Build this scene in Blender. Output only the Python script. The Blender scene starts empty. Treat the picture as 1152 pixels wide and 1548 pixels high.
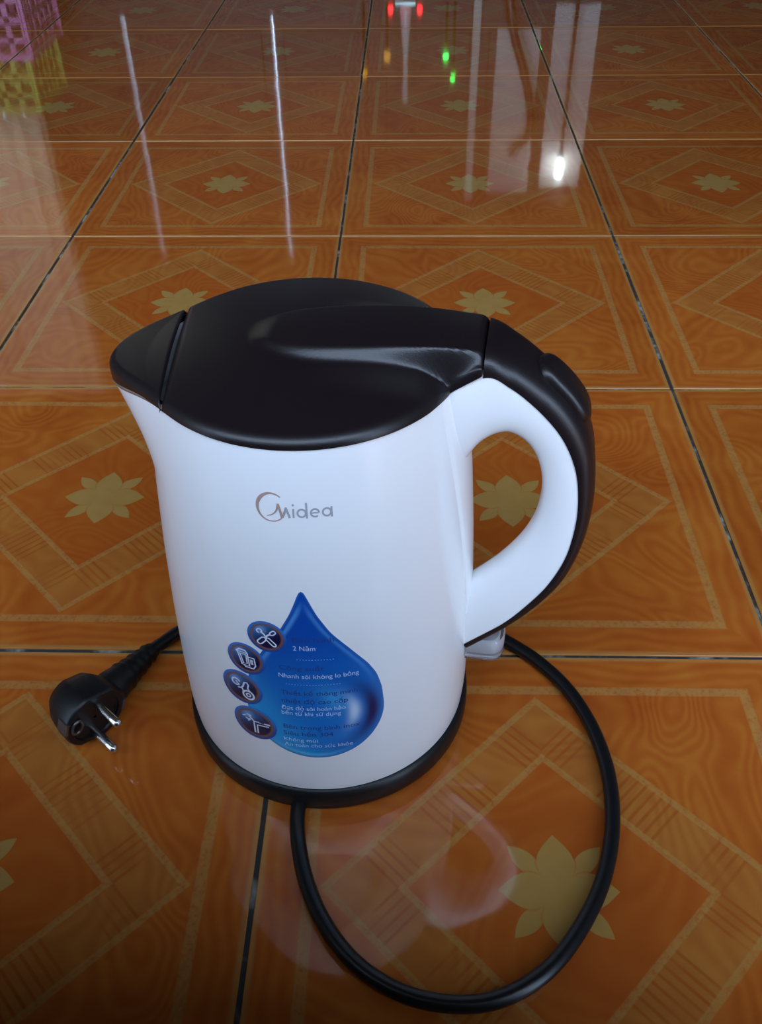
import bpy, math, random
import numpy as np
from mathutils import Vector, Matrix
random.seed(7)
SC = bpy.context.scene
COL = SC.collection
PI = math.pi

# ------------------------------------------------------------ camera
FPX, PITCH, YAW, ROLL = 1402.19, 0.711391, -0.033611, -0.015182
CAM = Vector((0.073253, -0.375191, 0.439348))
F = Vector((math.sin(YAW)*math.cos(PITCH), math.cos(YAW)*math.cos(PITCH), -math.sin(PITCH)))
R0 = Vector((math.cos(YAW), -math.sin(YAW), 0)); U0 = R0.cross(F)
R1 = math.cos(ROLL)*R0 + math.sin(ROLL)*U0; U1 = -math.sin(ROLL)*R0 + math.cos(ROLL)*U0
cd = bpy.data.cameras.new('camera'); cam = bpy.data.objects.new('camera', cd); COL.objects.link(cam)
M = Matrix((R1, U1, -F)).transposed().to_4x4(); M.translation = CAM
cam.matrix_world = M
cd.sensor_fit = 'VERTICAL'; cd.sensor_height = 24.0; cd.lens = FPX/1548*24.0
cd.clip_start = 0.01; cd.clip_end = 200
SC.camera = cam
# ------------------------------------------------------------ daylight outside, exposure
world = bpy.data.worlds.new('world'); SC.world = world; world.use_nodes = True
bg = world.node_tree.nodes['Background']
bg.inputs[0].default_value = (0.56, 0.73, 1.0, 1); bg.inputs[1].default_value = 9.4
SC.view_settings.view_transform = 'Standard'; SC.view_settings.look = 'None'
SC.view_settings.exposure = 0.0; SC.view_settings.gamma = 1.0
SC.view_settings.use_curve_mapping = False
# front opening of the room (behind the camera): x0,x1,z0,z1 at y = FRONT
FRONT = -0.65
OPEN = (-1.60, 0.95, 0.0, 1.50); SHADE_TOP = .51; SHADE_END = .33      # unseen panel added inside the doorway to shade the near floor: height, right end
BACK = 2.9
def portal(name, loc, size, rot):
    l = bpy.data.lights.new(name, 'AREA'); l.shape = 'RECTANGLE'; l.size, l.size_y = size
    l.cycles.is_portal = True
    o = bpy.data.objects.new(name, l); o.location = loc; o.rotation_euler = rot; COL.objects.link(o)
portal('doorway_light', ((OPEN[0]+OPEN[1])/2, FRONT-.12, (OPEN[2]+OPEN[3])/2), (OPEN[1]-OPEN[0], OPEN[3]-OPEN[2]), (PI/2, 0, 0))

# ------------------------------------------------------------ helpers
class NT:
    """tiny node-graph writer"""
    def __init__(s, name):
        s.m = bpy.data.materials.new(name); s.m.use_nodes = True
        s.t = s.m.node_tree; s.n = s.t.nodes; s.b = s.n['Principled BSDF']
    def link(s, a, b): s.t.links.new(a, b)
    def put(s, sock, v):
        if hasattr(v, 'is_linked') or isinstance(v, bpy.types.NodeSocket): s.link(v, sock)
        else: sock.default_value = v
    def m_(s, op, a, b=0.0, c=0.0):
        n = s.n.new('ShaderNodeMath'); n.operation = op
        s.put(n.inputs[0], a); s.put(n.inputs[1], b); s.put(n.inputs[2], c); return n.outputs[0]
    def mix(s, f, a, b):
        n = s.n.new('ShaderNodeMix'); n.data_type = 'RGBA'
        s.put(n.inputs[0], f)
        for i, v in ((6, a), (7, b)):
            if isinstance(v, tuple): v = (*v[:3], 1)
            s.put(n.inputs[i], v)
        return n.outputs[2]
    def step(s, e0, e1, x):
        n = s.n.new('ShaderNodeMapRange'); n.interpolation_type = 'SMOOTHSTEP'
        s.put(n.inputs[0], x); n.inputs[1].default_value = e0; n.inputs[2].default_value = e1
        return n.outputs[0]
    def noise(s, vec, scale, detail=3, rough=.5, dist=0.0):
        n = s.n.new('ShaderNodeTexNoise'); n.inputs['Scale'].default_value = scale
        n.inputs['Detail'].default_value = detail; n.inputs['Roughness'].default_value = rough
        n.inputs['Distortion'].default_value = dist
        if vec is not None: s.link(vec, n.inputs['Vector'])
        return n.outputs['Fac']
    def bump(s, h, strength, dist):
        n = s.n.new('ShaderNodeBump'); n.inputs['Strength'].default_value = strength
        n.inputs['Distance'].default_value = dist; s.link(h, n.inputs['Height'])
        s.link(n.outputs[0], s.b.inputs['Normal'])

def mat(name, col, rough=.5, metal=0.0, coat=0.0, emit=None, es=0.0, var=0.0, vs=40, bump=0.0, bs=300, trans=0.0, alpha=1.0, spec=.5, coat_rough=.05):
    k = NT(name); b = k.b
    b.inputs['Roughness'].default_value = rough; b.inputs['Metallic'].default_value = metal
    b.inputs['Coat Weight'].default_value = coat; b.inputs['Coat Roughness'].default_value = coat_rough
    b.inputs['Transmission Weight'].default_value = trans; b.inputs['Alpha'].default_value = alpha
    b.inputs['Specular IOR Level'].default_value = spec
    b.inputs['Base Color'].default_value = (*col, 1)
    tc = k.n.new('ShaderNodeTexCoord')
    if var:
        n = k.noise(tc.outputs['Object'], vs)
        d = tuple(c*(1-var) for c in col); l = tuple(min(1, c*(1+var)) for c in col)
        k.link(k.mix(n, d, l), b.inputs['Base Color'])
    if bump: k.bump(k.noise(tc.outputs['Object'], bs), bump, .0004)
    if emit: b.inputs['Emission Color'].default_value = (*emit, 1); b.inputs['Emission Strength'].default_value = es
    return k.m

def ob(name, verts, faces, m, parent=None, smooth=True, loc=None, kind=None):
    me = bpy.data.meshes.new(name); me.from_pydata([tuple(v) for v in verts], [], faces); me.update()
    if m: me.materials.append(m)
    if smooth:
        for p in me.polygons: p.use_smooth = True
    o = bpy.data.objects.new(name, me); COL.objects.link(o)
    if parent: o.parent = parent
    if loc: o.location = loc
    if kind: o['kind'] = kind
    return o
def fix(o):
    import bmesh
    bm = bmesh.new(); bm.from_mesh(o.data); bmesh.ops.remove_doubles(bm, verts=bm.verts, dist=1e-6)
    bmesh.ops.recalc_face_normals(bm, faces=bm.faces); bm.to_mesh(o.data); bm.free(); return o
def sharp(o, deg=35):
    try: o.data.set_sharp_from_angle(angle=math.radians(deg))
    except Exception: pass
    return o
def empty(name, loc, label, cat, rz=0.0, group=None):
    o = bpy.data.objects.new(name, None); COL.objects.link(o); o.location = loc; o.rotation_euler.z = rz
    o.empty_display_size = .02
    return tag(o, label, cat, group)
def tag(o, label, cat, group=None):
    o['label'] = label; o['category'] = cat
    if group: o['group'] = group
    return o
def box(x0, x1, y0, y1, z0, z1):
    v = [(x, y, z) for x in (x0, x1) for y in (y0, y1) for z in (z0, z1)]
    f = [(0,1,3,2), (4,6,7,5), (0,4,5,1), (2,3,7,6), (0,2,6,4), (1,5,7,3)]
    return v, f
def boxes(name, L, m, parent=None, kind=None, bev=0.0):
    V, Fc = [], []
    for b in L:
        v, f = box(*b); o = len(V); V += v; Fc += [tuple(i+o for i in q) for q in f]
    o = ob(name, V, Fc, m, parent, smooth=False, kind=kind)
    if bev:
        md = o.modifiers.new('bevel', 'BEVEL'); md.width = bev; md.segments = 2
    return o
def grid_faces(nu, nv, cu=False, cv=False, off=0):
    f = []
    for i in range(nu if cu else nu-1):
        for j in range(nv if cv else nv-1):
            f.append((off+i*nv+j, off+((i+1) % nu)*nv+j, off+((i+1) % nu)*nv+(j+1) % nv, off+i*nv+(j+1) % nv))
    return f
def cat(pts, n):
    """Catmull-Rom through pts, n samples per span"""
    P = [Vector(p) for p in pts]; P = [2*P[0]-P[1]] + P + [2*P[-1]-P[-2]]
    out = []
    for i in range(1, len(P)-2):
        for k in range(n):
            t = k/n; a, b, c, d = P[i-1], P[i], P[i+1], P[i+2]
            out.append(.5*((2*b)+(c-a)*t+(2*a-5*b+4*c-d)*t*t+(3*b-a-3*c+d)*t**3))
    out.append(P[-2].copy()); return out
def tube(name, pts, rad, m, parent=None, seg=12, caps=True):
    """rad: number or list"""
    P = [Vector(p) for p in pts]; n = len(P)
    rad = rad if isinstance(rad, (list, tuple)) else [rad]*n
    V = []; up = None
    for i, p in enumerate(P):
        t = (P[min(i+1, n-1)]-P[max(i-1, 0)]).normalized()
        if up is None: up = Vector((0, 0, 1)) if abs(t.z) < .9 else Vector((1, 0, 0))
        up = (up - t*up.dot(t)).normalized(); s = t.cross(up)
        for k in range(seg):
            a = 2*PI*k/seg; V.append(p + rad[i]*(math.cos(a)*up + math.sin(a)*s))
    Fc = grid_faces(n, seg, cv=True)
    if caps: Fc += [tuple(range(seg)), tuple(reversed(range((n-1)*seg, n*seg)))]
    return sharp(fix(ob(name, V, Fc, m, parent)), 50)
def lathe(name, prof, m, parent=None, seg=96, loc=None):
    V = []; 
    for r, z in prof:
        for k in range(seg):
            a = 2*PI*k/seg; V.append((r*math.cos(a), r*math.sin(a), z))
    Fc = grid_faces(len(prof), seg, cv=True)
    return fix(ob(name, V, Fc, m, parent, loc=loc))
def ss(a, b, x):
    t = max(0.0, min(1.0, (x-a)/(b-a))); return t*t*(3-2*t)
interp = lambda x, xs, ys: float(np.interp(x, xs, ys))

# ------------------------------------------------------------ materials
def tile_material():
    k = NT('tile_glaze'); b = k.b
    tc = k.n.new('ShaderNodeTexCoord'); oi = k.n.new('ShaderNodeObjectInfo')
    sep = k.n.new('ShaderNodeSeparateXYZ'); k.link(tc.outputs['Object'], sep.inputs[0])
    u = k.m_('DIVIDE', sep.outputs[0], .3); v = k.m_('DIVIDE', sep.outputs[1], .3)
    au = k.m_('ABSOLUTE', u); av = k.m_('ABSOLUTE', v)
    mx = k.m_('MAXIMUM', au, av); mn = k.m_('MINIMUM', au, av)
    sm = k.m_('ADD', au, av); df = k.m_('ABSOLUTE', k.m_('SUBTRACT', au, av))
    # coordinates shifted per tile so that grain never repeats
    off = k.n.new('ShaderNodeVectorMath'); off.operation = 'ADD'
    cx = k.n.new('ShaderNodeCombineXYZ'); k.link(k.m_('MULTIPLY', oi.outputs['Random'], 37.0), cx.inputs[2])
    k.link(tc.outputs['Object'], off.inputs[0]); k.link(cx.outputs[0], off.inputs[1])
    vec = off.outputs[0]
    # swirl grain in the field
    w = k.n.new('ShaderNodeTexNoise'); w.inputs['Scale'].default_value = 9; w.inputs['Detail'].default_value = 1.5
    w.inputs['Distortion'].default_value = .6; k.link(vec, w.inputs['Vector'])
    rings = k.m_('SINE', k.m_('MULTIPLY', w.outputs['Fac'], 150.0))
    rings = k.m_('MULTIPLY_ADD', rings, .5, .5)
    fine = k.noise(vec, 60, 4, .6)
    big = k.noise(vec, 14, 3, .55, .8)
    # straight grain in the border and in the hatched band
    wob = k.m_('MULTIPLY', k.noise(vec, 12, 2), .12)
    st = k.m_('SINE', k.m_('MULTIPLY', k.m_('ADD', mx, wob), 210.0))
    st = k.m_('MULTIPLY_ADD', st, .5, .5)
    inb = k.step(.414, .42, mx)
    g = k.m_('ADD', k.m_('MULTIPLY', rings, k.m_('SUBTRACT', 1.0, inb)), k.m_('MULTIPLY', st, inb))
    g = k.m_('ADD', k.m_('MULTIPLY', g, .20), k.m_('ADD', k.m_('MULTIPLY', fine, .32), k.m_('MULTIPLY', big, .75)))
    g = k.m_('SUBTRACT', g, .13)
    cr = k.n.new('ShaderNodeValToRGB'); k.link(g, cr.inputs[0]); e = cr.color_ramp.elements
    e[0].position = .15; e[0].color = TILE_DARK; e[1].position = .85; e[1].color = TILE_LIGHT
    m1 = e.new(.5); m1.color = TILE_MID
    base = cr.outputs[0]
    # centre square of the diamond is redder, band slightly yellower
    incen = k.step(.258, .25, sm)
    base = k.mix(k.m_('MULTIPLY', incen, .45), base, TILE_RED)
    inband = k.m_('MULTIPLY', k.step(.255, .262, sm), k.step(.385, .378, sm))
    hv = k.m_('SINE', k.m_('MULTIPLY', k.m_('SUBTRACT', au, av), 270.0))
    gate = k.step(-.15, .25, k.m_('SINE', k.m_('MULTIPLY', k.m_('ADD', df, .0), 34.0)))
    hat = k.m_('MULTIPLY', k.step(.1, .9, hv), gate)
    hat = k.m_('MULTIPLY', hat, k.step(.25, .6, k.noise(vec, 30, 2)))
    base = k.mix(k.m_('MULTIPLY', inband, .28), base, KHAKI_D)
    base = k.mix(k.m_('MULTIPLY', k.m_('MULTIPLY', inband, hat), .6), base, TILE_DARK)
    # khaki lines: frame square, outer and inner diamond
    speck = k.noise(vec, 420, 2, .7)
    def line(x, c, hw):
        d = k.m_('ABSOLUTE', k.m_('SUBTRACT', x, c)); return k.step(hw, hw*.6, d)
    inside = k.step(.405, .40, mx)
    ln = k.m_('MAXIMUM', line(mx, .41, .0125), k.m_('MULTIPLY', k.m_('MAXIMUM', line(sm, .385, .0115), line(sm, .255, .011)), inside))
    ln = k.m_('MULTIPLY', ln, k.step(.15, .6, speck))
    base = k.mix(k.m_('MULTIPLY', ln, .48), base, KHAKI)
    # eight-petal flower
    def petal(a, b_, L, wd, pw=.95):
        t = k.m_('MINIMUM', k.m_('DIVIDE', a, L), 1.0)
        h = k.m_('MULTIPLY', k.m_('SINE', k.m_('MULTIPLY', k.m_('POWER', t, pw), PI)), wd)
        return k.m_('SUBTRACT', h, b_)
    ax = petal(mx, mn, .101, .033)
    p = k.m_('MULTIPLY', sm, .7071); q = k.m_('MULTIPLY', df, .7071)
    dg = petal(p, q, .113, .018, 1.5)
    core = k.m_('SUBTRACT', .045, k.m_('SQRT', k.m_('ADD', k.m_('MULTIPLY', u, u), k.m_('MULTIPLY', v, v))))
    fl = k.m_('MAXIMUM', k.m_('MAXIMUM', ax, dg), core)
    flm = k.step(.0004, .0024, fl)
    vein = k.m_('MULTIPLY', k.m_('MULTIPLY', k.step(.0030, .0006, k.m_('ABSOLUTE', ax)), k.step(.02, .035, mn)), flm)
    fcol = k.mix(k.noise(vec, 90, 2), KHAKI_D, KHAKI)
    base = k.mix(k.m_('MULTIPLY', flm, .93), base, fcol)
    base = k.mix(k.m_('MULTIPLY', vein, .45), base, TILE_MID)
    # pale edge of the pressed tile
    edge = k.step(.482, .491, mx)
    base = k.mix(k.m_('MULTIPLY', edge, .45), base, KHAKI)
    # slight tone difference from tile to tile
    hs = k.n.new('ShaderNodeHueSaturation'); k.link(base, hs.inputs['Color'])
    k.link(k.m_('MULTIPLY_ADD', oi.outputs['Random'], .22, .89), hs.inputs['Value'])
    k.link(hs.outputs[0], b.inputs['Base Color'])
    geo = k.n.new('ShaderNodeNewGeometry')
    smg = k.noise(geo.outputs['Position'], 6, 4, .6)
    k.link(k.m_('MULTIPLY_ADD', smg, .06, .02), b.inputs['Roughness'])
    b.inputs['Specular IOR Level'].default_value = .44
    k.bump(k.m_('ADD', k.noise(tc.outputs['Object'], 16, 2), k.m_('MULTIPLY', speck, .01)), .10, .0012)
    return k.m
TILE_DARK = (.305, .057, .008, 1); TILE_MID = (.39, .095, .013, 1); TILE_LIGHT = (.46, .148, .020, 1)
TILE_RED = (.355, .072, .010, 1); KHAKI = (.385, .24, .070, 1); KHAKI_D = (.34, .185, .042, 1)
M_TILE = tile_material()
def grout_material():
    k = NT('grout'); geo = k.n.new('ShaderNodeNewGeometry')
    n = k.noise(geo.outputs['Position'], 22, 4, .7); f = k.noise(geo.outputs['Position'], 260, 2)
    c = k.mix(k.step(.50, .66, n), (.018, .018, .016), (.34, .34, .29))
    c = k.mix(k.m_('MULTIPLY', f, .5), c, (.05, .05, .045))
    k.link(c, k.b.inputs['Base Color']); k.b.inputs['Roughness'].default_value = .85
    return k.m
M_GROUT = grout_material()
M_BODY = mat('white_plastic', (.88, .88, .875), .22, coat=.35, spec=.5, coat_rough=.06)
M_GRIP = mat('white_grip_plastic', (.82, .82, .81), .38)
M_LID = mat('dark_brown_plastic', (.0085, .0055, .0062), .36, bump=.15, bs=1800, spec=.45)
M_BLACK = mat('black_plastic', (.006, .006, .0065), .42, var=.3, spec=.35)
M_CORD = mat('black_rubber', (.006, .0065, .007), .33, spec=.4)
M_PIN = mat('nickel', (.62, .61, .58), .24, 1.0, var=.08, vs=200)
M_STEEL = mat('dull_metal', (.16, .15, .15), .35, .8)
M_CLEAR = mat('clear_plastic', (.93, .92, .90), .12, trans=.92, spec=.5)
M_MILK = mat('milky_plastic', (.62, .62, .66), .3)
M_SEAM = mat('grimy_seam', (.16, .10, .075), .6, var=.4, vs=200)

# ------------------------------------------------------------ room shell (seen as reflections in the floor)
M_WALL = mat('plaster', (.22, .20, .17), .8, var=.06, vs=3)
M_CEIL = mat('ceiling_paint', (.24, .24, .23), .9, var=.04, vs=3)
M_WOOD = mat('dark_wood', (.050, .022, .012), .45, var=.3, vs=12)
M_PALE = mat('pale_panel', (.80, .78, .72), .6, var=.08, vs=5)
XL, XR, ZC = -2.3, 2.3, 2.9
boxes('ceiling', [(XL, XR, FRONT-.1, BACK+.1, ZC, ZC+.1)], M_CEIL, kind='structure')
boxes('wall_left', [(XL-.1, XL, FRONT-.1, BACK+.1, -.05, ZC)], M_WALL, kind='structure')
boxes('wall_right', [(XR, XR+.1, FRONT-.1, BACK+.1, -.05, ZC)], M_WALL, kind='structure')
boxes('wall_front', [(XL, OPEN[0], FRONT-.1, FRONT, -.05, ZC), (OPEN[1], XR, FRONT-.1, FRONT, -.05, ZC),
                     (OPEN[0], OPEN[1], FRONT-.1, FRONT, OPEN[3], ZC)], M_WALL, kind='structure')
boxes('shade_panel_1', [(-.60, SHADE_END, -.43, -.392, 0.0, SHADE_TOP)], M_WOOD, kind='structure')  # added light blocker, darkens the floor and kettle foot near the camera
WX0, WX1 = -1.90, -1.16           # opening added on the left of the back wall for a beige floor reflection
# back wall: dark plinth, then folding shutters with narrow gaps of daylight
wb = boxes('wall_back', [(XL, XR, BACK, BACK+.1, -.05, .29), (WX1, XR, BACK, BACK+.1, 1.15, ZC), (XL, WX0, BACK, BACK+.1, .29, ZC),
                          (WX0, WX1, BACK, BACK+.1, .29, .57), (WX0, WX1, BACK, BACK+.1, 1.75, ZC)], M_WOOD, kind='structure')
gaps = [(-.845, .008), (-.365, .005)]
edges = [WX1] + [e for g, w in gaps for e in (g-w, g+w)] + [XR]
for i in range(0, len(edges), 2):
    a, b = edges[i], edges[i+1]
    n = max(1, round((b-a)/.35))
    boxes('shutter_panel', [(a, b, BACK, BACK+.06, .29, 1.15)], M_WOOD, wb)
    for q in range(n):
        x0 = a+(b-a)*q/n; x1 = a+(b-a)*(q+1)/n
        boxes('raised_board', [(x0+.03, x1-.03, BACK-.008, BACK+.001, .34, 1.10)], M_WOOD, wb, bev=.003)
boxes('pale_board', [(.36, .50, BACK-.014, BACK-.009, .33, .86)], M_PALE, wb)
boxes('pale_board', [(.54, .68, BACK-.014, BACK-.009, .26, .84)], M_PALE, wb)
boxes('pale_board', [(.280, .304, BACK-.03, BACK-.009, .2, .88)], M_PALE, wb)
wn = boxes('added_window_1', [(WX0, WX0+.03, BACK+.01, BACK+.07, .57, 1.75), (WX1-.03, WX1, BACK+.01, BACK+.07, .57, 1.75), (WX0, WX1, BACK+.01, BACK+.07, .57, .60),
                        (WX0, WX1, BACK+.01, BACK+.07, 1.72, 1.75), ((WX0+WX1)/2-.012, (WX0+WX1)/2+.012, BACK+.02, BACK+.06, .57, 1.75)], M_WOOD, kind='structure')
def added_curtain_mat():  # backlit cloth, added to put a bright beige reflection on the tiles
    k = NT('added_beige_cloth'); t = k.n.new('ShaderNodeBsdfTranslucent'); t.inputs[0].default_value = (.115, .095, .065, 1)
    d = k.n.new('ShaderNodeBsdfDiffuse'); d.inputs[0].default_value = (.35, .30, .22, 1)
    a = k.n.new('ShaderNodeAddShader'); k.link(t.outputs[0], a.inputs[0]); k.link(d.outputs[0], a.inputs[1])
    k.link(a.outputs[0], k.n['Material Output'].inputs[0]); return k.m
Vc = []
for i in range(121):
    x = WX0-.03+(WX1-WX0+.03)*i/120
    for z in (.585, 1.15, 1.72): Vc.append((x, BACK-.03+.012*math.sin(i*.62)+.004*math.sin(i*1.7), z))
tag(ob('added_curtain', Vc, grid_faces(121, 3), added_curtain_mat()), 'beige backlit cloth added at the back wall to brighten the floor reflection', 'added_curtain')

# ------------------------------------------------------------ floor: slab with every tile laid on it
rows = {0: 0.0005, 1: .2973, 2: .6019, 3: .9052, 4: 1.1975, 5: 1.494}
def rowy(j): return rows.get(j, .3*j if j < 0 else 1.494+.3*(j-5))
cols = {-1: -.2998, 0: .0002, 1: .3005, 2: .6005}
def colx(i): return cols.get(i, .3*i)
floor = boxes('floor', [(XL, XR, -5.0, BACK, -.05, -.0012)], M_GROUT, kind='structure')
def tile_mesh():
    h = .1487; c = .0004; V = []
    for (s, z) in ((h, -.0012), (h, -c), (h-c*.35, -c*.35), (h-c*1.2, 0)):
        V += [(-s, -s, z), (s, -s, z), (s, s, z), (-s, s, z)]
    Fc = [(12, 13, 14, 15)]
    for l in range(3):
        for k_ in range(4): Fc.append((4*l+k_, 4*l+(k_+1) % 4, 4*l+4+(k_+1) % 4, 4*l+4+k_))
    me = bpy.data.meshes.new('tile'); me.from_pydata(V, [], Fc); me.materials.append(M_TILE); me.update(); return me
tm = tile_mesh()
for i in range(-7, 7):
    for j in range(-6, 9):
        x0, x1, y0, y1 = colx(i), colx(i+1), rowy(j), rowy(j+1)
        o = bpy.data.objects.new('tile', tm); COL.objects.link(o); o.parent = floor
        o.location = ((x0+x1)/2 + random.uniform(-.0003, .0003), (y0+y1)/2 + random.uniform(-.0003, .0003), random.uniform(-.00012, .00012))
        o.scale = ((x1-x0)/.3, (y1-y0)/.3, 1)
        o.rotation_euler = (random.uniform(-.0006, .0006), random.uniform(-.0006, .0006), random.uniform(-.0008, .0008))

# ------------------------------------------------------------ kettle
KC = Vector((.0302, -.0287, 0)); KA = math.radians(-8)
kettle = empty('electric_kettle', KC, 'white electric kettle with dark brown lid and blue water drop sticker', 'kettle', KA)
BZ = [.017, .022, .03, .06, .10, .14, .18, .205, .229]
BR = [.0772, .0778, .0782, .0782, .0772, .0754, .0726, .0702, .0672]
_bz = np.linspace(.017, .229, 60); _br = np.interp(_bz, BZ, BR)
for _ in range(6): _br[1:-1] = (_br[:-2]+2*_br[1:-1]+_br[2:])/4
def rb(z): return float(np.interp(z, _bz, _br))
def dang(t, c): return abs((t-c+PI) % (2*PI)-PI)
SPA = PI+math.radians(6)
def g_sp(t): return math.exp(-(dang(t, SPA)/.37)**2)
def body_r(t, z):
    q = (z-.1855)/.037; A = .0178*max(0.0, (q+math.sqrt(q*q+.0015))/2)
    return rb(z) + A*g_sp(t)
def top_z(t):
    return .2293 - .0085*g_sp(t) 
def bpt(t, z, off=0.0):
    r = body_r(t, z)+off; return (r*math.cos(t), r*math.sin(t), z)
NT_, NZ_ = 192, 90
V = []
for k in range(NZ_):
    for a in range(NT_):
        t = 2*PI*a/NT_; z = .0172 + (top_z(t)-.0172)*k/(NZ_-1); V.append(bpt(t, z))
Fc = grid_faces(NZ_, NT_, cv=True)
# inner wall and underside so the shell has thickness
n0 = len(V)
for k, (dz, dr) in enumerate(((-.0003, -.003), (-.02, -.004))):
    for a in range(NT_):
        t = 2*PI*a/NT_; z = top_z(t)+dz; V.append(bpt(t, z, dr))
base_top = (NZ_-1)*NT_
for a in range(NT_):
    b_ = (a+1) % NT_
    Fc += [(base_top+a, base_top+b_, n0+b_, n0+a), (n0+a, n0+b_, n0+NT_+b_, n0+NT_+a)]
Fc.append(tuple(range(NT_)))
body = sharp(fix(ob('body', V, Fc, M_BODY, kettle)), 50)

# lid and spout cover share one height field
XS = -.0545
def seam_r(t):
    c = math.cos(t)
    if c > -.5: return 9.0
    den = c + .19*math.sin(t)          # seam across the spout: x = -.0572 - .19 y
    return -.0572/den if den < -.1 else 9.0
HWX = [-.03, -.018, -.006, .01, .03, .05, .0765]; HWY = [.003, .0120, .0190, .0212, .0215, .0205, .0188]
TZX = [-.03, -.018, 0, .02, .04, .06, .0765]; TZY = [.2415, .2428, .2446, .2466, .2482, .2486, .2476]
_hx = np.linspace(-.03, .0765, 80); _hw = np.interp(_hx, HWX, HWY); _tz = np.interp(_hx, TZX, TZY)
for _ in range(24):
    _hw[1:-1] = (_hw[:-2]+2*_hw[1:-1]+_hw[2:])/4; _tz[1:-1] = (_tz[:-2]+2*_tz[1:-1]+_tz[2:])/4
def dome(x, y): 
    r2 = (x*x+y*y)/.0675**2
    return .2330 + .0078*(1-min(r2, 1.0)) - .0052*max(0.0, r2-1)*.9
def top_surf(x, y):
    d = dome(x, y) if x < .055 else max(dome(x, y), interp(x, [.055, .064, .0772], [.2305, .2335, .2442]))
    if x > -.03:
        hw = float(np.interp(x, _hx, _hw)); tz = float(np.interp(x, _hx, _tz))
        fall = .0055
        d += .0048*ss(.0, .045, x)*(1-ss(.050, .066, x))*(1-ss(hw-.002, hw+.016, abs(y)))
        s = ss(0, 1, (hw+.001-abs(y))/fall)*ss(-.025, -.012, x)
        crown = .0016*(1-(min(abs(y), hw)/hw)**2)
        d = d + max(0.0, tz-crown*0-.0010*(abs(y)/hw)**2-d)*s
    return d
def lid_R(t):
    r = .0680 + .0180*g_sp(t)
    c, s = math.cos(t), abs(math.sin(t))
    if c > 0: r = max(r, min(0.0772/c, .0205/max(s, 1e-6)))
    return r
def patch(name, ths, rin, rout, closed, bev_in):
    """height field between two radii with rounded edges and a skirt"""
    NR = 64; V = []; Fc = []
    rho = [0]+[1-(1-k/(NR-1))**1.35 for k in range(1, NR)]
    for t in ths:
        a, b = rin(t), rout(t)
        for q in rho:
            r = a+(b-a)*q; x, y = r*math.cos(t), r*math.sin(t)
            z = top_surf(x, y)
            d = b-r; z -= .0036*(1-math.sqrt(max(0, 1-(1-min(d/.0042, 1))**2)))
            if bev_in:
                d = r-a; z -= .0012*(1-math.sqrt(max(0, 1-(1-min(d/.0012, 1))**2)))
            V.append((x, y, z))
        x, y = b*math.cos(t), b*math.sin(t)
        zb = top_z(t)+.0003
        if x > .062 and abs(y) < .0215: zb = interp(x, [.064, .0772], [.2293, .2388])
        V.append((x, y, zb))
        V.append(((b-.004)*math.cos(t), (b-.004)*math.sin(t), min(zb, V[-1][2])))
        if bev_in: pass
    return V, grid_faces(len(ths), NR+2, cu=closed)
ths = [2*PI*k/360 for k in range(360)]
ths = sorted(set([round(t, 6) for t in ths] + [round((k/40*.32-.16) % (2*PI), 6)+.0001 for k in range(40)]+[round(((k/60*.9)-.45) % (2*PI), 6) for k in range(60)]))
V, Fc = patch('lid', ths, lambda t: 0.0, lambda t: min(lid_R(t), seam_r(t)), True, False)
lid = sharp(fix(ob('lid', V, Fc, M_LID, kettle)), 50)
sc_ = [PI/2+k*.001 for k in range(3142)]
inn = [t for t in sc_ if seam_r(t) < lid_R(t)]
sp = [inn[0] + (inn[-1]-inn[0])*k/110 for k in range(111)]
V, Fc = patch('spout_cover', sp, lambda t: seam_r(t)+.0009, lambda t: max(lid_R(t), seam_r(t)+.001), False, True)
spc = sharp(fix(ob('spout_cover', V, Fc, M_LID, kettle)), 50)
# grimy line between rim and lid
V = []
for a in range(NT_):
    t = 2*PI*a/NT_
    for (dz, dr) in ((-.0006, .0001), (.0006, .00035), (.0012, -.001)):
        V.append(bpt(t, top_z(t)+dz, dr))
rim = fix(ob('rim_gasket', V, grid_faces(NT_, 3, cu=True), M_SEAM, kettle))

# handle: white grip inside, dark strip outside, swept through matched profiles
HI = [(.061, .164), (.0700, .182), (.0770, .1955), (.086, .2028), (.094, .2008), (.101, .193), (.1055, .181), (.107, .167), (.1055, .152), (.1005, .138), (.093, .1255), (.085, .1155), (.070, .100)]
HW = [(.060, .2260), (.0775, .2388), (.089, .2335), (.1015, .2225), (.1125, .209), (.120, .193), (.1235, .176), (.1245, .158), (.1225, .138), (.1165, .119), (.107, .102), (.096, .087), (.0775, .0675)]
HO = [(.062, .2480), (.0775, .2474), (.089, .2425), (.102, .2335), (.1145, .2215), (.1245, .205), (.129, .186), (.1305, .164), (.1285, .141), (.122, .118), (.1105, .0985), (.0975, .0825), (.080, .0640)]
HB = [.0205, .0190, .0170, .0155, .0145, .0138, .0135, .0132, .0130, .0130, .0130, .0128, .0120]
SPN = 8
cI = cat([(x, 0, z) for x, z in HI], SPN); cW = cat([(x, 0, z) for x, z in HW], SPN); cO = cat([(x, 0, z) for x, z in HO], SPN)
hb = np.interp(np.arange(len(cI))/SPN, range(13), HB)
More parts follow.
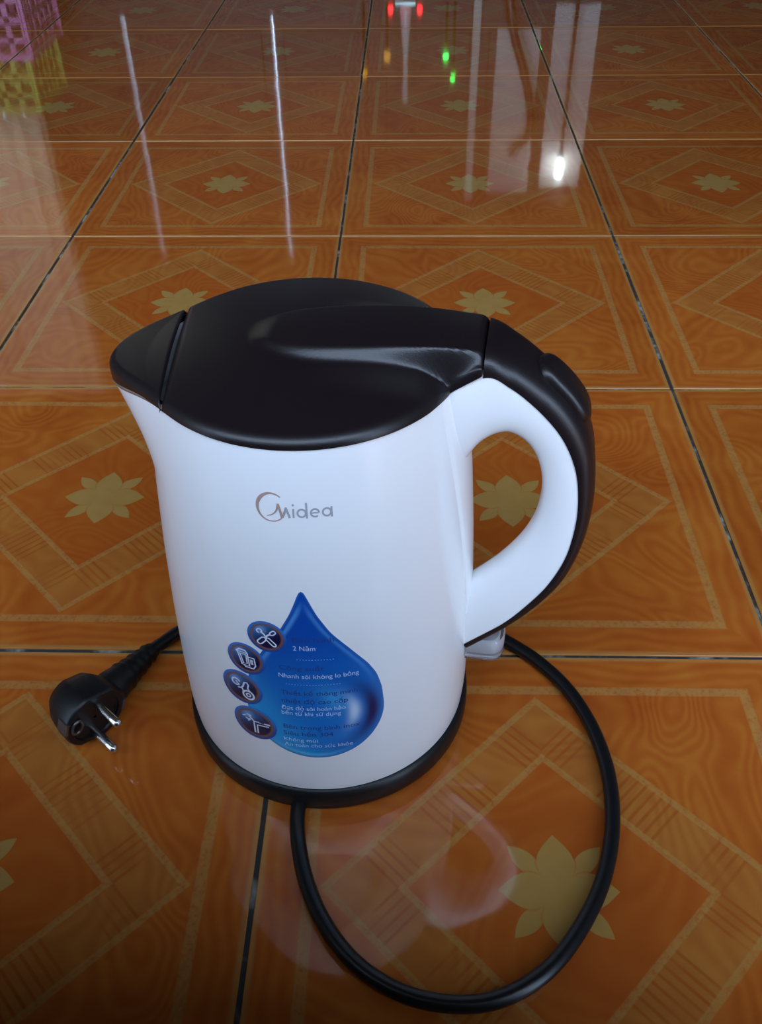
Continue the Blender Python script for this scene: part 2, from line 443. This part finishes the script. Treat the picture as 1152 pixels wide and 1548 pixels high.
def half_sweep(name, A, B, k0, k1, e, m, grow=0.0, inset=0.0):
    """flat side on A, rounded side on B"""
    V = []; NS = 28
    for k in range(k0, k1+1):
        a, b = A[k].copy(), B[k]; d = (a-b); a = a + d.normalized()*inset; w = hb[k]+grow
        pts = [(-1.0, 0.0)]
        pts = []
        for q in range(NS+1):
            ph = PI*q/NS; c, s = math.cos(ph), math.sin(ph)
            pts.append((math.copysign(abs(c)**e[0], c), abs(s)**e[1]))
        for (yy, uu) in pts:
            p = a.lerp(b, uu); V.append((p.x, yy*w, p.z))
    n = NS+1; L = k1-k0+1
    Fc = grid_faces(L, n, cv=True)
    Fc += [tuple(range(n)), tuple(reversed(range((L-1)*n, L*n)))]
    return sharp(fix(ob(name, V, Fc, m, kettle)), 45)
grip = half_sweep('handle', cW, cI, 0, len(cI)-1, (.75, .8), M_BODY)
strip = half_sweep('handle_cover', cW, cO, SPN, len(cI)-1, (.55, .75), M_LID, grow=.0004, inset=.0015)
# thumb button on the outer strip
V = []; NB = 30; NS = 20
k0, k1 = 2.75, 4.75
for i in range(NB+1):
    f = i/NB; kk = (k0+(k1-k0)*f)*SPN; i0 = int(kk); fr = kk-i0
    p = cO[i0].lerp(cO[i0+1], fr); t = (cO[i0+1]-cO[i0]).normalized(); nrm = Vector((-t.z, 0, t.x))
    if nrm.x < 0: nrm = -nrm
    env = (1-abs(2*f-1)**5)**.6 if 0 < f < 1 else .02
    wd = .0098*max(env, .12); ht = .0042*max(env, .05)
    for q in range(NS+1):
        ph = PI*q/NS; c, s = math.cos(ph), math.sin(ph)
        yy = math.copysign(abs(c)**.6, c)*wd; uu = abs(s)**.5*(ht+.0025)-.0025
        V.append((p.x+nrm.x*uu, yy, p.z+nrm.z*uu))
n = NS+1
btn = sharp(fix(ob('lid_button', V, grid_faces(NB+1, n, cv=True)+[tuple(range(n)), tuple(reversed(range(NB*n, (NB+1)*n)))], M_LID, kettle)), 45)
# spine where the handle meets the body
V = []; NZ2, NY2 = 50, 21
for k in range(NZ2):
    z = .058+(.2285-.058)*k/(NZ2-1)
    hwid = interp(z, [.058, .10, .15, .20, .232], [.0075, .013, .020, .030, .036])
    for j in range(NY2):
        s = -1+2*j/(NY2-1); prof = (1-abs(s)**4)*.0016*interp(z, [.058, .075, .2, .229], [.5, 1, 1, 0.2]) - (.0012 if abs(s) > .99 else 0)
        t = s*hwid/.078; r = body_r(t, z)+prof; V.append((r*math.cos(t), r*math.sin(t), z))
spine = sharp(fix(ob('handle_spine', V, grid_faces(NZ2, NY2), M_BODY, kettle)), 60)

# translucent switch lever below the handle
def rounded_slab(name, L, W0, z0, z1, x0, m, parent):
    out = [(x0, -W0)]
    for q in range(13):
        a = -PI/2+PI*q/12; cx = x0+L-W0*.62; out.append((cx+W0*.62*math.cos(a) if True else 0, W0*(math.copysign(abs(math.sin(a))**.8, math.sin(a)))))
    out.append((x0, W0)); n = len(out); V = []
    zs = [(z0, .93), (z0+.0012, 1), (z1-.0012, 1), (z1, .93)]
    cxm = x0+L/2
    for z, s in zs:
        for x, y in out: V.append((x0+(x-x0)*(1-(1-s)*.5), y*s, z))
    Fc = grid_faces(4, n, cv=True)+[tuple(range(n)), tuple(reversed(range(3*n, 4*n)))]
    return sharp(fix(ob(name, V, Fc, m, parent)), 40)
lever = rounded_slab('switch_lever', .0225, .0105, .0555, .0700, .0755, M_CLEAR, kettle); lever['label'] = 'translucent switch lever below the handle'
rounded_slab('lever_core', .0190, .0082, .0600, .0683, .0765, M_MILK, lever)
rounded_slab('lever_core', .0190, .0082, .0565, .0585, .0765, M_MILK, lever)

# ------------------------------------------------------------ printing on the body
REF = .078
def wrap(s, z, off):
    z = z-.0028+.010*z
    t = -PI/2 + s/REF; r = body_r(t, z)+off; return (r*math.cos(t), r*math.sin(t), z)
def flat(name, polys, off, m, parent):
    """list of (points, faces) in (s, z) laid on the body"""
    V, Fc = [], []
    for P, Q in polys:
        o = len(V); V += [wrap(s, z, off) for s, z in P]; Fc += [tuple(i+o for i in q) for q in Q]
    return ob(name, V, Fc, m, parent)
def stroke(pts, w):
    P = [Vector((a, b, 0)) for a, b in pts]; out = []; n = len(P); cl = (P[0]-P[-1]).length < 1e-7
    V, Q = [], []
    for i, p in enumerate(P):
        if cl: a, b = P[(i-1) % (n-1)], P[(i+1) % (n-1)]
        else: a, b = P[max(i-1, 0)], P[min(i+1, n-1)]
        t = (b-a).normalized(); nn = Vector((-t.y, t.x, 0))
        ww = w[i] if isinstance(w, list) else w
        V += [(p+nn*ww/2)[:2], (p-nn*ww/2)[:2]]
    for i in range(n-1): Q.append((2*i, 2*i+1, 2*i+3, 2*i+2))
    return V, Q
def ring_pts(cx, cy, r, n=36, a0=0, a1=2*PI, ry=None):
    return [(cx+r*math.cos(a0+(a1-a0)*k/n), cy+(ry or r)*math.sin(a0+(a1-a0)*k/n)) for k in range(n+1)]
def disc(cx, cy, r, n=40, rings=4):
    V = [(cx, cy)]; Q = []
    for j in range(1, rings+1): V += [(cx+r*j/rings*math.cos(2*PI*k/n), cy+r*j/rings*math.sin(2*PI*k/n)) for k in range(n)]
    for k in range(n): Q.append((0, 1+k, 1+(k+1) % n))
    for j in range(rings-1):
        for k in range(n): Q.append((1+j*n+k, 1+(j+1)*n+k, 1+(j+1)*n+(k+1) % n, 1+j*n+(k+1) % n))
    return V, Q
FONT = None
def text(name, body_, s, z, size, off, m, parent, width=None, bold=0.0, height=None):
    cu = bpy.data.curves.new(name, 'FONT'); cu.body = body_; cu.size = size; cu.offset = bold; cu.resolution_u = 3
    o = bpy.data.objects.new(name, cu); COL.objects.link(o)
    dg = bpy.context.evaluated_depsgraph_get(); dg.update()
    me = bpy.data.meshes.new_from_object(o.evaluated_get(dg)); bpy.data.objects.remove(o); bpy.data.curves.remove(cu)
    xs = [v.co.x for v in me.vertices]; x0, x1 = min(xs), max(xs)
    kx = width/(x1-x0) if width else 1.0
    for v in me.vertices: v.co = wrap(s+(v.co.x-x0)*kx, z+v.co.y, off)
    me.name = name; me.materials.clear(); me.materials.append(m)
    o = bpy.data.objects.new(name, me); COL.objects.link(o); o.parent = parent; return o

M_PRINT_W = mat('pale_print', (.50, .62, .80), .4)
M_PRINT_D = mat('dark_print', (.03, .05, .20), .4)
M_BRONZE = mat('bronze_foil', (.58, .39, .33), .3, .25)
M_CHROME = mat('silver_foil', (.55, .55, .60), .2, .3)
M_NAVY = mat('navy_print', (.018, .020, .085), .3)
M_RIM = mat('brown_ring_print', (.17, .095, .085), .35)
M_BLUE = mat('blue_halo_print', (.02, .12, .42), .3)
M_ICON = mat('icon_print', (.72, .74, .85), .4)

def sticker_material():
    k = NT('sticker_print'); a = k.n.new('ShaderNodeVertexColor'); a.layer_name = 'print'
    k.link(a.outputs[0], k.b.inputs['Base Color']); k.b.inputs['Roughness'].default_value = .28; return k.m
DCX, DCZ, DR = .0122, .0830, .0338
def drop_w(z):
    zz = [DCZ, .095, .1057, .114, .1263, .1368, .1475, .1545, .1585, .1602, .1610]
    ww = [DR, .0330, .0306, .0270, .0192, .0118, .0062, .0034, .0020, .0012, 0.0001]
    if z < DCZ: return math.sqrt(max(0, DR**2-(z-DCZ)**2))
    return interp(z, zz, ww)
zs = [DCZ-DR*math.cos(PI/2*k/70) for k in range(71)]+[DCZ+(.1610-DCZ)*k/110 for k in range(1, 111)]
_w = np.array([drop_w(z) for z in zs]); 
for _ in range(10): _w[75:-2] = (_w[74:-3]+2*_w[75:-2]+_w[76:-1])/4
ND = 110; V = []; colr = []
def mixc(a, b, f): return tuple(a[i]+(b[i]-a[i])*f for i in range(3))
def drop_col(s, z, w):
    deep, mid, lite = (.003, .060, .36), (.006, .175, .56), (.016, .38, .74)
    f = ss(.150, .075, z); c = mixc(deep, mid, f)
    x = (s-DCX)/DR; y = (z-DCZ)/DR
    c = mixc(c, lite, .85*ss(.2, 1.0, -x*.75-y*.45+.15)*ss(.135, .10, z))
    rr = math.hypot(x, y)
    # lighter bowl, dark crescent at the right, pale crescent within it
    ang = math.atan2(y, x)
    cres = math.exp(-((rr-.83)/.12)**2)*math.exp(-((ang+.08)/.78)**2)
    c = mixc(c, (.006, .008, .085), min(1, 1.05*cres))
    pale = math.exp(-((math.hypot(x+.10, y)-.66)/.085)**2)*math.exp(-((ang-.02)/.50)**2)
    c = mixc(c, (.62, .76, .90), .9*pale)
    pale = math.exp(-((math.hypot(x+.15, y)-.52)/.16)**2)*math.exp(-((ang-.75)/.6)**2)
    c = mixc(c, (.06, .38, .72), .7*pale)
    edge = (w-abs(s-DCX))/DR
    if z > DCZ:
        side = ss(.16, .05, edge)*ss(.03, .09, edge)*ss(.158, .146, z)*ss(.095, .118, z)
        c = mixc(c, (.10, .38, .74), side*(.85 if s < DCX else .55))
    low = math.exp(-((rr-.93)/.035)**2)*math.exp(-((ang+1.75)/.55)**2); c = mixc(c, (.12, .50, .74), .8*low)
    e2 = 1-rr if z < DCZ else edge
    c = mixc(c, (.03, .16, .45), .7*ss(.045, 0.0, e2))
    return c
for i, z in enumerate(zs):
    for j in range(ND+1):
        s = DCX+_w[i]*(-1+2*j/ND); V.append(wrap(s-.0017*ss(.10, .14, z), z, .00012)); colr.append((*drop_col(s, z, _w[i]), 1.0))
drop = ob('water_drop_sticker', V, grid_faces(len(zs), ND+1), sticker_material(), kettle)
ca = drop.data.color_attributes.new('print', 'FLOAT_COLOR', 'POINT')
ca.data.foreach_set('color', [x for c in colr for x in c])
drop['label'] = 'blue water drop sticker with pale lettering'
T1 = .00022
for name, txt, s, z, wd, sz, m in [
    ('lettering', 'Bảo hành', .0047, .1313, .0190, .0036, M_PRINT_D), ('lettering', '2 Năm', .0047, .1262, .0102, .0036, M_PRINT_W),
    ('lettering', 'Công suất', -.0027, .1132, .0208, .0036, M_PRINT_D), ('lettering', 'Nhanh sôi không lo bỏng', -.0033, .1080, .0375, .0036, M_PRINT_W),
    ('lettering', 'Thiết kế thông minh', -.0030, .0963, .0360, .0038, M_PRINT_D), ('lettering', 'nhiệt độ cao cấp', -.0032, .0905, .0315, .0038, M_PRINT_D),
    ('lettering', 'Đạt độ sôi hoàn hảo', -.0036, .0856, .0306, .0034, M_PRINT_W), ('lettering', 'bền từ khi sử dụng', -.0038, .0818, .0284, .0034, M_PRINT_W),
    ('lettering', 'Bên trong bình inox', -.0036, .0713, .0370, .0040, M_PRINT_D), ('lettering', 'Siêu bền 304', -.0040, .0662, .0242, .0040, M_PRINT_D),
    ('lettering', 'Không mùi', -.0041, .0616, .0165, .0034, M_PRINT_W), ('lettering', 'An toàn cho sức khỏe', -.0042, .0576, .0336, .0034, M_PRINT_W)]:
    text(name, txt, s, z, sz*1.12, T1, m, drop, wd)
dots = [disc(.0062+.0165*k/12, .1203, .00022, 6, 1) for k in range(13)]
flat('dotted_rule', dots, T1, M_PRINT_W, drop)
dots = [disc(.0000+.0250*k/18, .1037, .00022, 6, 1) for k in range(19)]
flat('dotted_rule', dots, T1, M_PRINT_W, drop)
# four round icons down the left edge
badges = [(-.0073, .1325, .0094), (-.0193, .1146, .0099), (-.0236, .0932, .0111), (-.0190, .0690, .0117)]
def badge_col():
    k = NT('badge_print'); a = k.n.new('ShaderNodeVertexColor'); a.layer_name = 'print'
    k.link(a.outputs[0], k.b.inputs['Base Color']); k.b.inputs['Roughness'].default_value = .28; return k.m
MB_ = badge_col()
for q, (bs_, bz_, br_) in enumerate(badges):
    P, Q = disc(bs_, bz_, br_, 56, 22)
    o = flat('icon_badge', [(P, Q)], .00020+.00006*q, MB_, kettle)
    cl = []
    for s, z in P:
        x, y = (s-bs_)/br_, (z-bz_)/br_; r = math.hypot(x, y)
        c = mixc((.010, .008, .045), (.03, .16, .42), ss(-.3, .9, y*.8-x*.55))
        c = mixc(c, (.30, .50, .78), .6*ss(.45, 0, math.hypot(x+.28, y-.42)))
        c = mixc(c, (.20, .095, .075), ss(.70, .78, r)*ss(.90, .84, r))
        c = mixc(c, mixc((.03, .18, .55), (.015, .07, .32), ss(-.5, .5, -y)), ss(.84, .90, r)); cl.append((*c, 1))
    ca = o.data.color_attributes.new('print', 'FLOAT_COLOR', 'POINT'); ca.data.foreach_set('color', [x for c in cl for x in c])
    T = lambda pts, sc=br_, a=bs_, b=bz_: [(a+x*sc, b+y*sc) for x, y in pts]
    lw = .0007
    def S(pts, w=1.0): return stroke(T(pts), lw*w)
    ST = []
    if q == 0:      # crossed screwdriver and spanner
        def capsule(cx, cy, L, r, an, n=8):
            P_ = ring_pts(L/2, 0, r, n, -PI/2, PI/2)+ring_pts(-L/2, 0, r, n, PI/2, 3*PI/2)
            P_.append(P_[0]); return [(cx+x*math.cos(an)-y*math.sin(an), cy+x*math.sin(an)+y*math.cos(an)) for x, y in P_]
        ST = [S(capsule(.22, -.30, .42, .10, -.85)), S(capsule(-.26, -.28, .30, .13, .85)), S([(.02, -.05), (-.12, .18), (-.28, .30)], 1.2),
              S(ring_pts(-.34, .34, .13, 14, -.4, 4.6)), S([(-.1, -.08), (.10, .16), (.24, .22)], 1.3), S(capsule(.34, .32, .14, .10, .8))]
    elif q == 1:    # cup beside a jug
        ST = [S([(-.42, .38), (.12, .38), (.18, -.42), (-.22, -.42), (-.42, .38)], 1.2), S([(-.28, .28), (.04, .28), (.06, -.30), (-.14, -.30), (-.28, .28)]),
              S([(-.50, .36), (-.30, .56), (.02, .56), (.12, .40)], 1.2), S([(.16, .18), (.46, .18), (.50, -.30), (.38, -.52), (-.05, -.52), (-.10, -.44)], 1.1), S([(.26, .05), (.34, .05), (.36, -.25), (.28, -.25), (.26, .05)])]
    elif q == 2:    # timer dial and thermometer
        ST = [S(ring_pts(-.26, .26, .20, 22, .3, 5.6), 1.3), S([(-.26, .30), (-.20, .18), (-.10, .16)], 1.2), S(ring_pts(.30, -.36, .26, 24), 1.6), S(ring_pts(.30, -.36, .10, 14), 1.2),
              S([(.08, -.22), (.0, .02), (.08, .12), (.16, .38), (.30, .42), (.36, .30), (.30, .05), (.42, -.13)], 1.3), S([(-.20, -.08), (-.02, -.02)], 1.2)]
    else:           # layered wall section
        ST = [S([(-.02, -.62), (-.02, .12), (.72, .14)], 1.5), S([(.12, -.60), (.12, -.06), (.66, .0)], 1.3), S([(-.02, .12), (-.24, .40)], 1.3),
              S([(-.40, .18), (-.20, .10)], 1.2), S([(-.34, .44), (-.12, .42)], 1.2), S([(-.30, .02), (-.18, .20)], 1.2), S([(-.56, .26), (-.38, .34)], 1.1)]
    flat('icon_lines', ST, .00032+.00006*q, M_ICON, o)

# maker's mark: open ring with an inner peak, then the rest of the word
LG = .00016
rp = ring_pts(.0004, .2036, .00635, 60, math.radians(48), math.radians(352), ry=.00655)
wds = [.00035+.0011*math.exp(-((k/60*304+48-150)/55)**2)+.00018 for k in range(61)]
lg = flat('emblem', [stroke(rp, wds)], LG, M_BRONZE, kettle)
mk = cat([(-.0019, .1995, 0), (.0008, .2005, 0), (.0026, .2025, 0), (.0034, .2056, 0)], 6)
flat('emblem_peak', [stroke([p[:2] for p in mk], [.0003+.00055*min(1, k/14) for k in range(len(mk))]),
                     stroke([(.0034, .2056), (.0041, .2030), (.0049, .1992)], [.0009, .0010, .0011])], LG+.00005, M_BRONZE, lg)
flat('emblem_stroke', [stroke([p[:2] for p in cat([(.0052, .1990, 0), (.0059, .2015, 0), (.0068, .2040, 0)], 5)], .0007),
                       stroke([(.0068, .2040), (.0074, .2020), (.0083, .1990)], [.0008, .0010, .0010])], LG, M_CHROME, lg)
LW = .00085; bx_, xr_ = .1991, .0022
wm = [stroke([(.0100, bx_), (.0100, .2034)], LW), disc(.0100, .2051, .00055, 12, 1),
      stroke(ring_pts(.0136, bx_+xr_, .0018, 24), LW), stroke([(.0158, bx_-.0003), (.0158, .2062)], LW),
      stroke(ring_pts(.0194, bx_+xr_, .0018, 24, 0, 5.4), LW), stroke([(.0178, bx_+xr_), (.0211, bx_+xr_)], LW*.8),
      stroke(ring_pts(.0246, bx_+xr_, .0018, 24), LW), stroke([(.0267, bx_-.0003), (.0267, .2037)], LW)]
flat('wordmark', wm, LG, M_CHROME, kettle)

# ------------------------------------------------------------ power base with cord and plug
base = empty('kettle_power_base', KC, 'black round power base under the kettle with cord and plug', 'power base', 0.0)
lathe('base_plate', [(0, .0003), (.074, .0003), (.0783, .0008), (.0797, .003), (.0800, .008), (.0798, .0125), (.0789, .0158), (.0768, .0168), (.0700, .0168), (.066, .0150), (0, .0150)], M_BLACK, base)
CR = .0040
cord_xy = [(.0212, -.0960), (.0186, -.1075), (.0197, -.1250), (.0258, -.1483), (.0368, -.1705), (.0532, -.1892), (.0745, -.2012), (.0975, -.2052), (.1185, -.2020), (.1400, -.1895),
           (.1582, -.1690), (.1722, -.1450), (.1812, -.1165), (.1840, -.0856), (.1798, -.0555), (.1696, -.0290), (.1549, -.0085), (.1385, .0065),
           (.115, .024), (.085, .043), (.045, .055), (.000, .052), (-.038, .036), (-.0635, .0165), (-.0740, .0040), (-.0800, -.0060)]
cz = [CR+.0002]*(len(cord_xy)-3)+[.0046, .0060, .0085]
pts = cat([(x-KC.x, y-KC.y, z) for (x, y), z in zip(cord_xy, cz)], 8)
cord = tube('power_cord', pts, CR, M_CORD, base, 14)
# plug lying on its rim: c = toward cord, n = pins, m = up
PF = Vector((-.0966, -.0645, .0195))-KC
az, tilt, ro = math.radians(-40), math.radians(4), math.radians(18)
n_ = Vector((math.cos(az)*math.cos(tilt), math.sin(az)*math.cos(tilt), -math.sin(tilt)))
h_ = Vector((-math.sin(az), math.cos(az), 0)); u_ = n_.cross(h_)
if u_.z < 0: u_ = -u_
m_ = math.cos(ro)*u_ + math.sin(ro)*h_; c_ = math.cos(ro)*h_ - math.sin(ro)*u_
def plg(c, m, n): return PF + c_*c + m_*m + n_*n
V = []; NP = 72
lay = [(-.0265, .35), (-.0262, .55), (-.0245, .72), (-.018, .90), (-.010, .985), (-.002, 1.0), (-.0008, .985), (0, .95), (0, .80), (-.0012, .78), (-.0012, .05)]
for n, s in lay:
    for q in range(NP):
        a = 2*PI*q/NP; r = .0188
        x, y = r*math.cos(a), r*math.sin(a)
        # flats at the sides and a shoulder running toward the cord
        y = max(-.0170, min(.0170, y))
        ext = math.exp(-(dang(a, 0)/.42)**2)*.0075*ss(.0, -.006, n+.0)*1.0
        x += ext
        V.append(plg(x*s, y*s, n))
plug = sharp(fix(ob('plug', V, grid_faces(len(lay), NP, cv=True)+[tuple(range(NP))], M_BLACK, base)), 40)
end = Vector((cord_xy[-1][0]-KC.x, cord_xy[-1][1]-KC.y, .0085))
st = plg(.010, -.001, -.012)
bp_ = [st.lerp(end, k/26) for k in range(27)]
br_ = [interp(k/26, [0, .25, .6, 1], [.0118, .0105, .0075, .0052])+(0.0007 if (k % 3 == 0 and k > 9) else 0) for k in range(27)]
tube('strain_relief', bp_, br_, M_BLACK, plug, 20)
for sg in (-1, 1):
    L = [-.002, 0, .004, .012, .0172, .0186, .0192]; rr = [.0024, .0024, .0024, .0024, .0024, .0019, .0008]
    tube('pin', [plg(0, sg*.0095, n) for n in L], rr, M_PIN, plug, 16)
rp_ = [plg(-.0125+.0032*math.cos(2*PI*k/20), .0045*math.sin(2*PI*k/20), .0004) for k in range(21)]
tube('earth_socket', rp_, .0009, M_STEEL, plug, 8)
boxv, boxf = box(-1, 1, -1, 1, -1, 1)
for s_ in (-.0178, .0185):
    V = [plg(s_+x*.0012, y*.0038, -.004+z*.004) for x, y, z in boxv]
    ob('earth_contact', V, boxf, M_STEEL, plug, smooth=False)

# ------------------------------------------------------------ things along the back wall, seen only as reflections in the glaze
def glow(name, c, s): return mat(name, c, .5, emit=c, es=s)
def crate(name, x0, x1, y0, y1, z0, z1, m, label):
    t = empty(name, ((x0+x1)/2, (y0+y1)/2, z0), label, 'basket', 0.0)
    w, d, h = (x1-x0)/2, (y1-y0)/2, z1-z0; T_ = .004
    boxes('bottom', [(-w, w, -d, d, 0, .006)], m, t)
    boxes('rim', [(-w-.006, w+.006, -d-.006, -d+T_, h-.018, h), (-w-.006, w+.006, d-T_, d+.006, h-.018, h), (-w-.006, -w+T_, -d, d, h-.018, h), (w-T_, w+.006, -d, d, h-.018, h)], m, t)
    L = []
    nx = int(2*w/.045)
    for k in range(nx+1):
        x = -w+2*w*k/nx; L += [(x-.008, x+.008, -d, -d+T_, 0, h), (x-.008, x+.008, d-T_, d, 0, h)]
    nd = int(2*d/.045)
    for k in range(nd+1):
        y = -d+2*d*k/nd; L += [(-w, -w+T_, y-.008, y+.008, 0, h), (w-T_, w, y-.008, y+.008, 0, h)]
    nz = max(2, int(h/.05))
    for k in range(1, nz):
        z = h*k/nz; L += [(-w, w, -d, -d+T_, z-.008, z+.008), (-w, w, d-T_, d, z-.008, z+.008), (-w, -w+T_, -d, d, z-.008, z+.008), (w-T_, w, -d, d, z-.008, z+.008)]
    boxes('lattice', L, m, t, kind='stuff'); return t
M_PINK = mat('pink_plastic', (1.0, .40, .76), .4); M_GREEN = mat('green_plastic', (.68, .88, .16), .4)
crate('laundry_basket', -1.66, -1.02, 2.50, 2.80, 0.0, .315, M_PINK, 'pink lattice plastic basket against the back wall, below the green one')
crate('storage_basket', -1.65, -1.04, 2.52, 2.79, .316, .47, M_GREEN, 'green lattice plastic basket stacked on the pink one by the back wall')
# low dark cabinet with small lamps
cb = empty('low_cabinet', (.05, 2.76, 0), 'low dark wooden cabinet with small coloured lamps at the back wall', 'cabinet')
boxes('carcass', [(-.30, .22, -.10, .10, 0, .205)], M_WOOD, cb, bev=.004)
boxes('door', [(-.29, -.045, -.108, -.1, .02, .19)], M_WOOD, cb, bev=.003); boxes('door', [(-.035, .21, -.108, -.1, .02, .19)], M_WOOD, cb, bev=.003)
def lamp(name, x, z, r, c, s, label, hgt=.03, y=2.70, sup=.206):
    t = empty(name, (x, y, sup), label, 'lamp')
    z = z-sup
    lathe('lamp_foot', [(0, 0), (.012, 0), (.012, .003), (.004, .005), (.0035, max(z-hgt/2, .006)), (0, max(z-hgt/2, .006))], M_WOOD, t, 16)
    zb = max(z-hgt/2, .006)
    lathe('bulb', [(0, zb), (r*.7, zb+.002), (r, zb+hgt*.4), (r*.7, zb+hgt*.85), (0, zb+hgt)], glow(name+'_glow', c, s), t, 16)
    return t
lamp('red_lamp', .021, .232, .0085, (1, .02, .03), 9, 'small red lamp on the left of the low cabinet', .026)
lamp('red_lamp', .108, .232, .0085, (1, .02, .03), 9, 'small red lamp on the right of the low cabinet', .026)
t = empty('display_clock', (.065, 2.69, .2055), 'small clock with a pale cyan display between the red lamps', 'clock')
boxes('case', [(-.03, .03, 0, .03, 0, .012)], M_WOOD, t); boxes('display', [(-.03, .03, -.003, -.0005, .0, .010)], glow('display_glow', (.45, .85, 1), 3.5), t)
lamp('green_lamp', .190, .365, .009, (.03, 1, .10), 14, 'small green lamp on the shorter stem on the low cabinet', .02)
lamp('green_lamp', .214, .425, .008, (.03, 1, .10), 8, 'small green lamp on the taller stem, added to double the green reflection', .018)  # extra lamp, repeats the one green reflection that the tile joint splits
lamp('amber_lamp', .010, .365, .012, (.9, .5, .10), 1.5, 'dim amber lamp on a tall stem on the low cabinet', .03)
lamp('amber_lamp', -.060, .41, .010, (.9, .45, .05), 1.2, 'dim amber lamp nearest the left end of the low cabinet', .03)
v = empty('white_vase', (.066, 2.74, .206), 'slim white vase at the middle of the low cabinet', 'vase')
lathe('vessel', [(0, 0), (.014, 0), (.018, .04), (.014, .10), (.008, .16), (.010, .30), (.008, .305), (.005, .16), (0, .02)], mat('porcelain', (.8, .82, .8), .2), v, 24)
# bare bulb on a short pole and a dark red hose beside it
lp = empty('bare_bulb', (.60, 2.84, 0), 'bright bare bulb on a thin stand in front of the pale board', 'lamp')
lathe('stand', [(0, 0), (.05, 0), (.05, .006), (.006, .012), (.005, .70), (.012, .71), (.012, .735), (0, .735)], M_WOOD, lp, 20)
lathe('bulb', [(0, .735), (.007, .738), (.011, .755), (.013, .768), (.009, .780), (0, .785)], glow('bulb_glow', (.8, .93, 1), 60), lp, 20)
hs = [(.33, 2.82, .012), (.37, 2.82, .12), (.40, 2.82, .308), (.45, 2.82, .45), (.485, 2.82, .58), (.47, 2.82, .66), (.42, 2.82, .70)]
tag(tube('garden_hose', cat(hs, 6), .014, mat('dark_red_rubber', (.10, .012, .015), .35), None, 10), 'dark red curved hose standing against the pale board', 'hose')
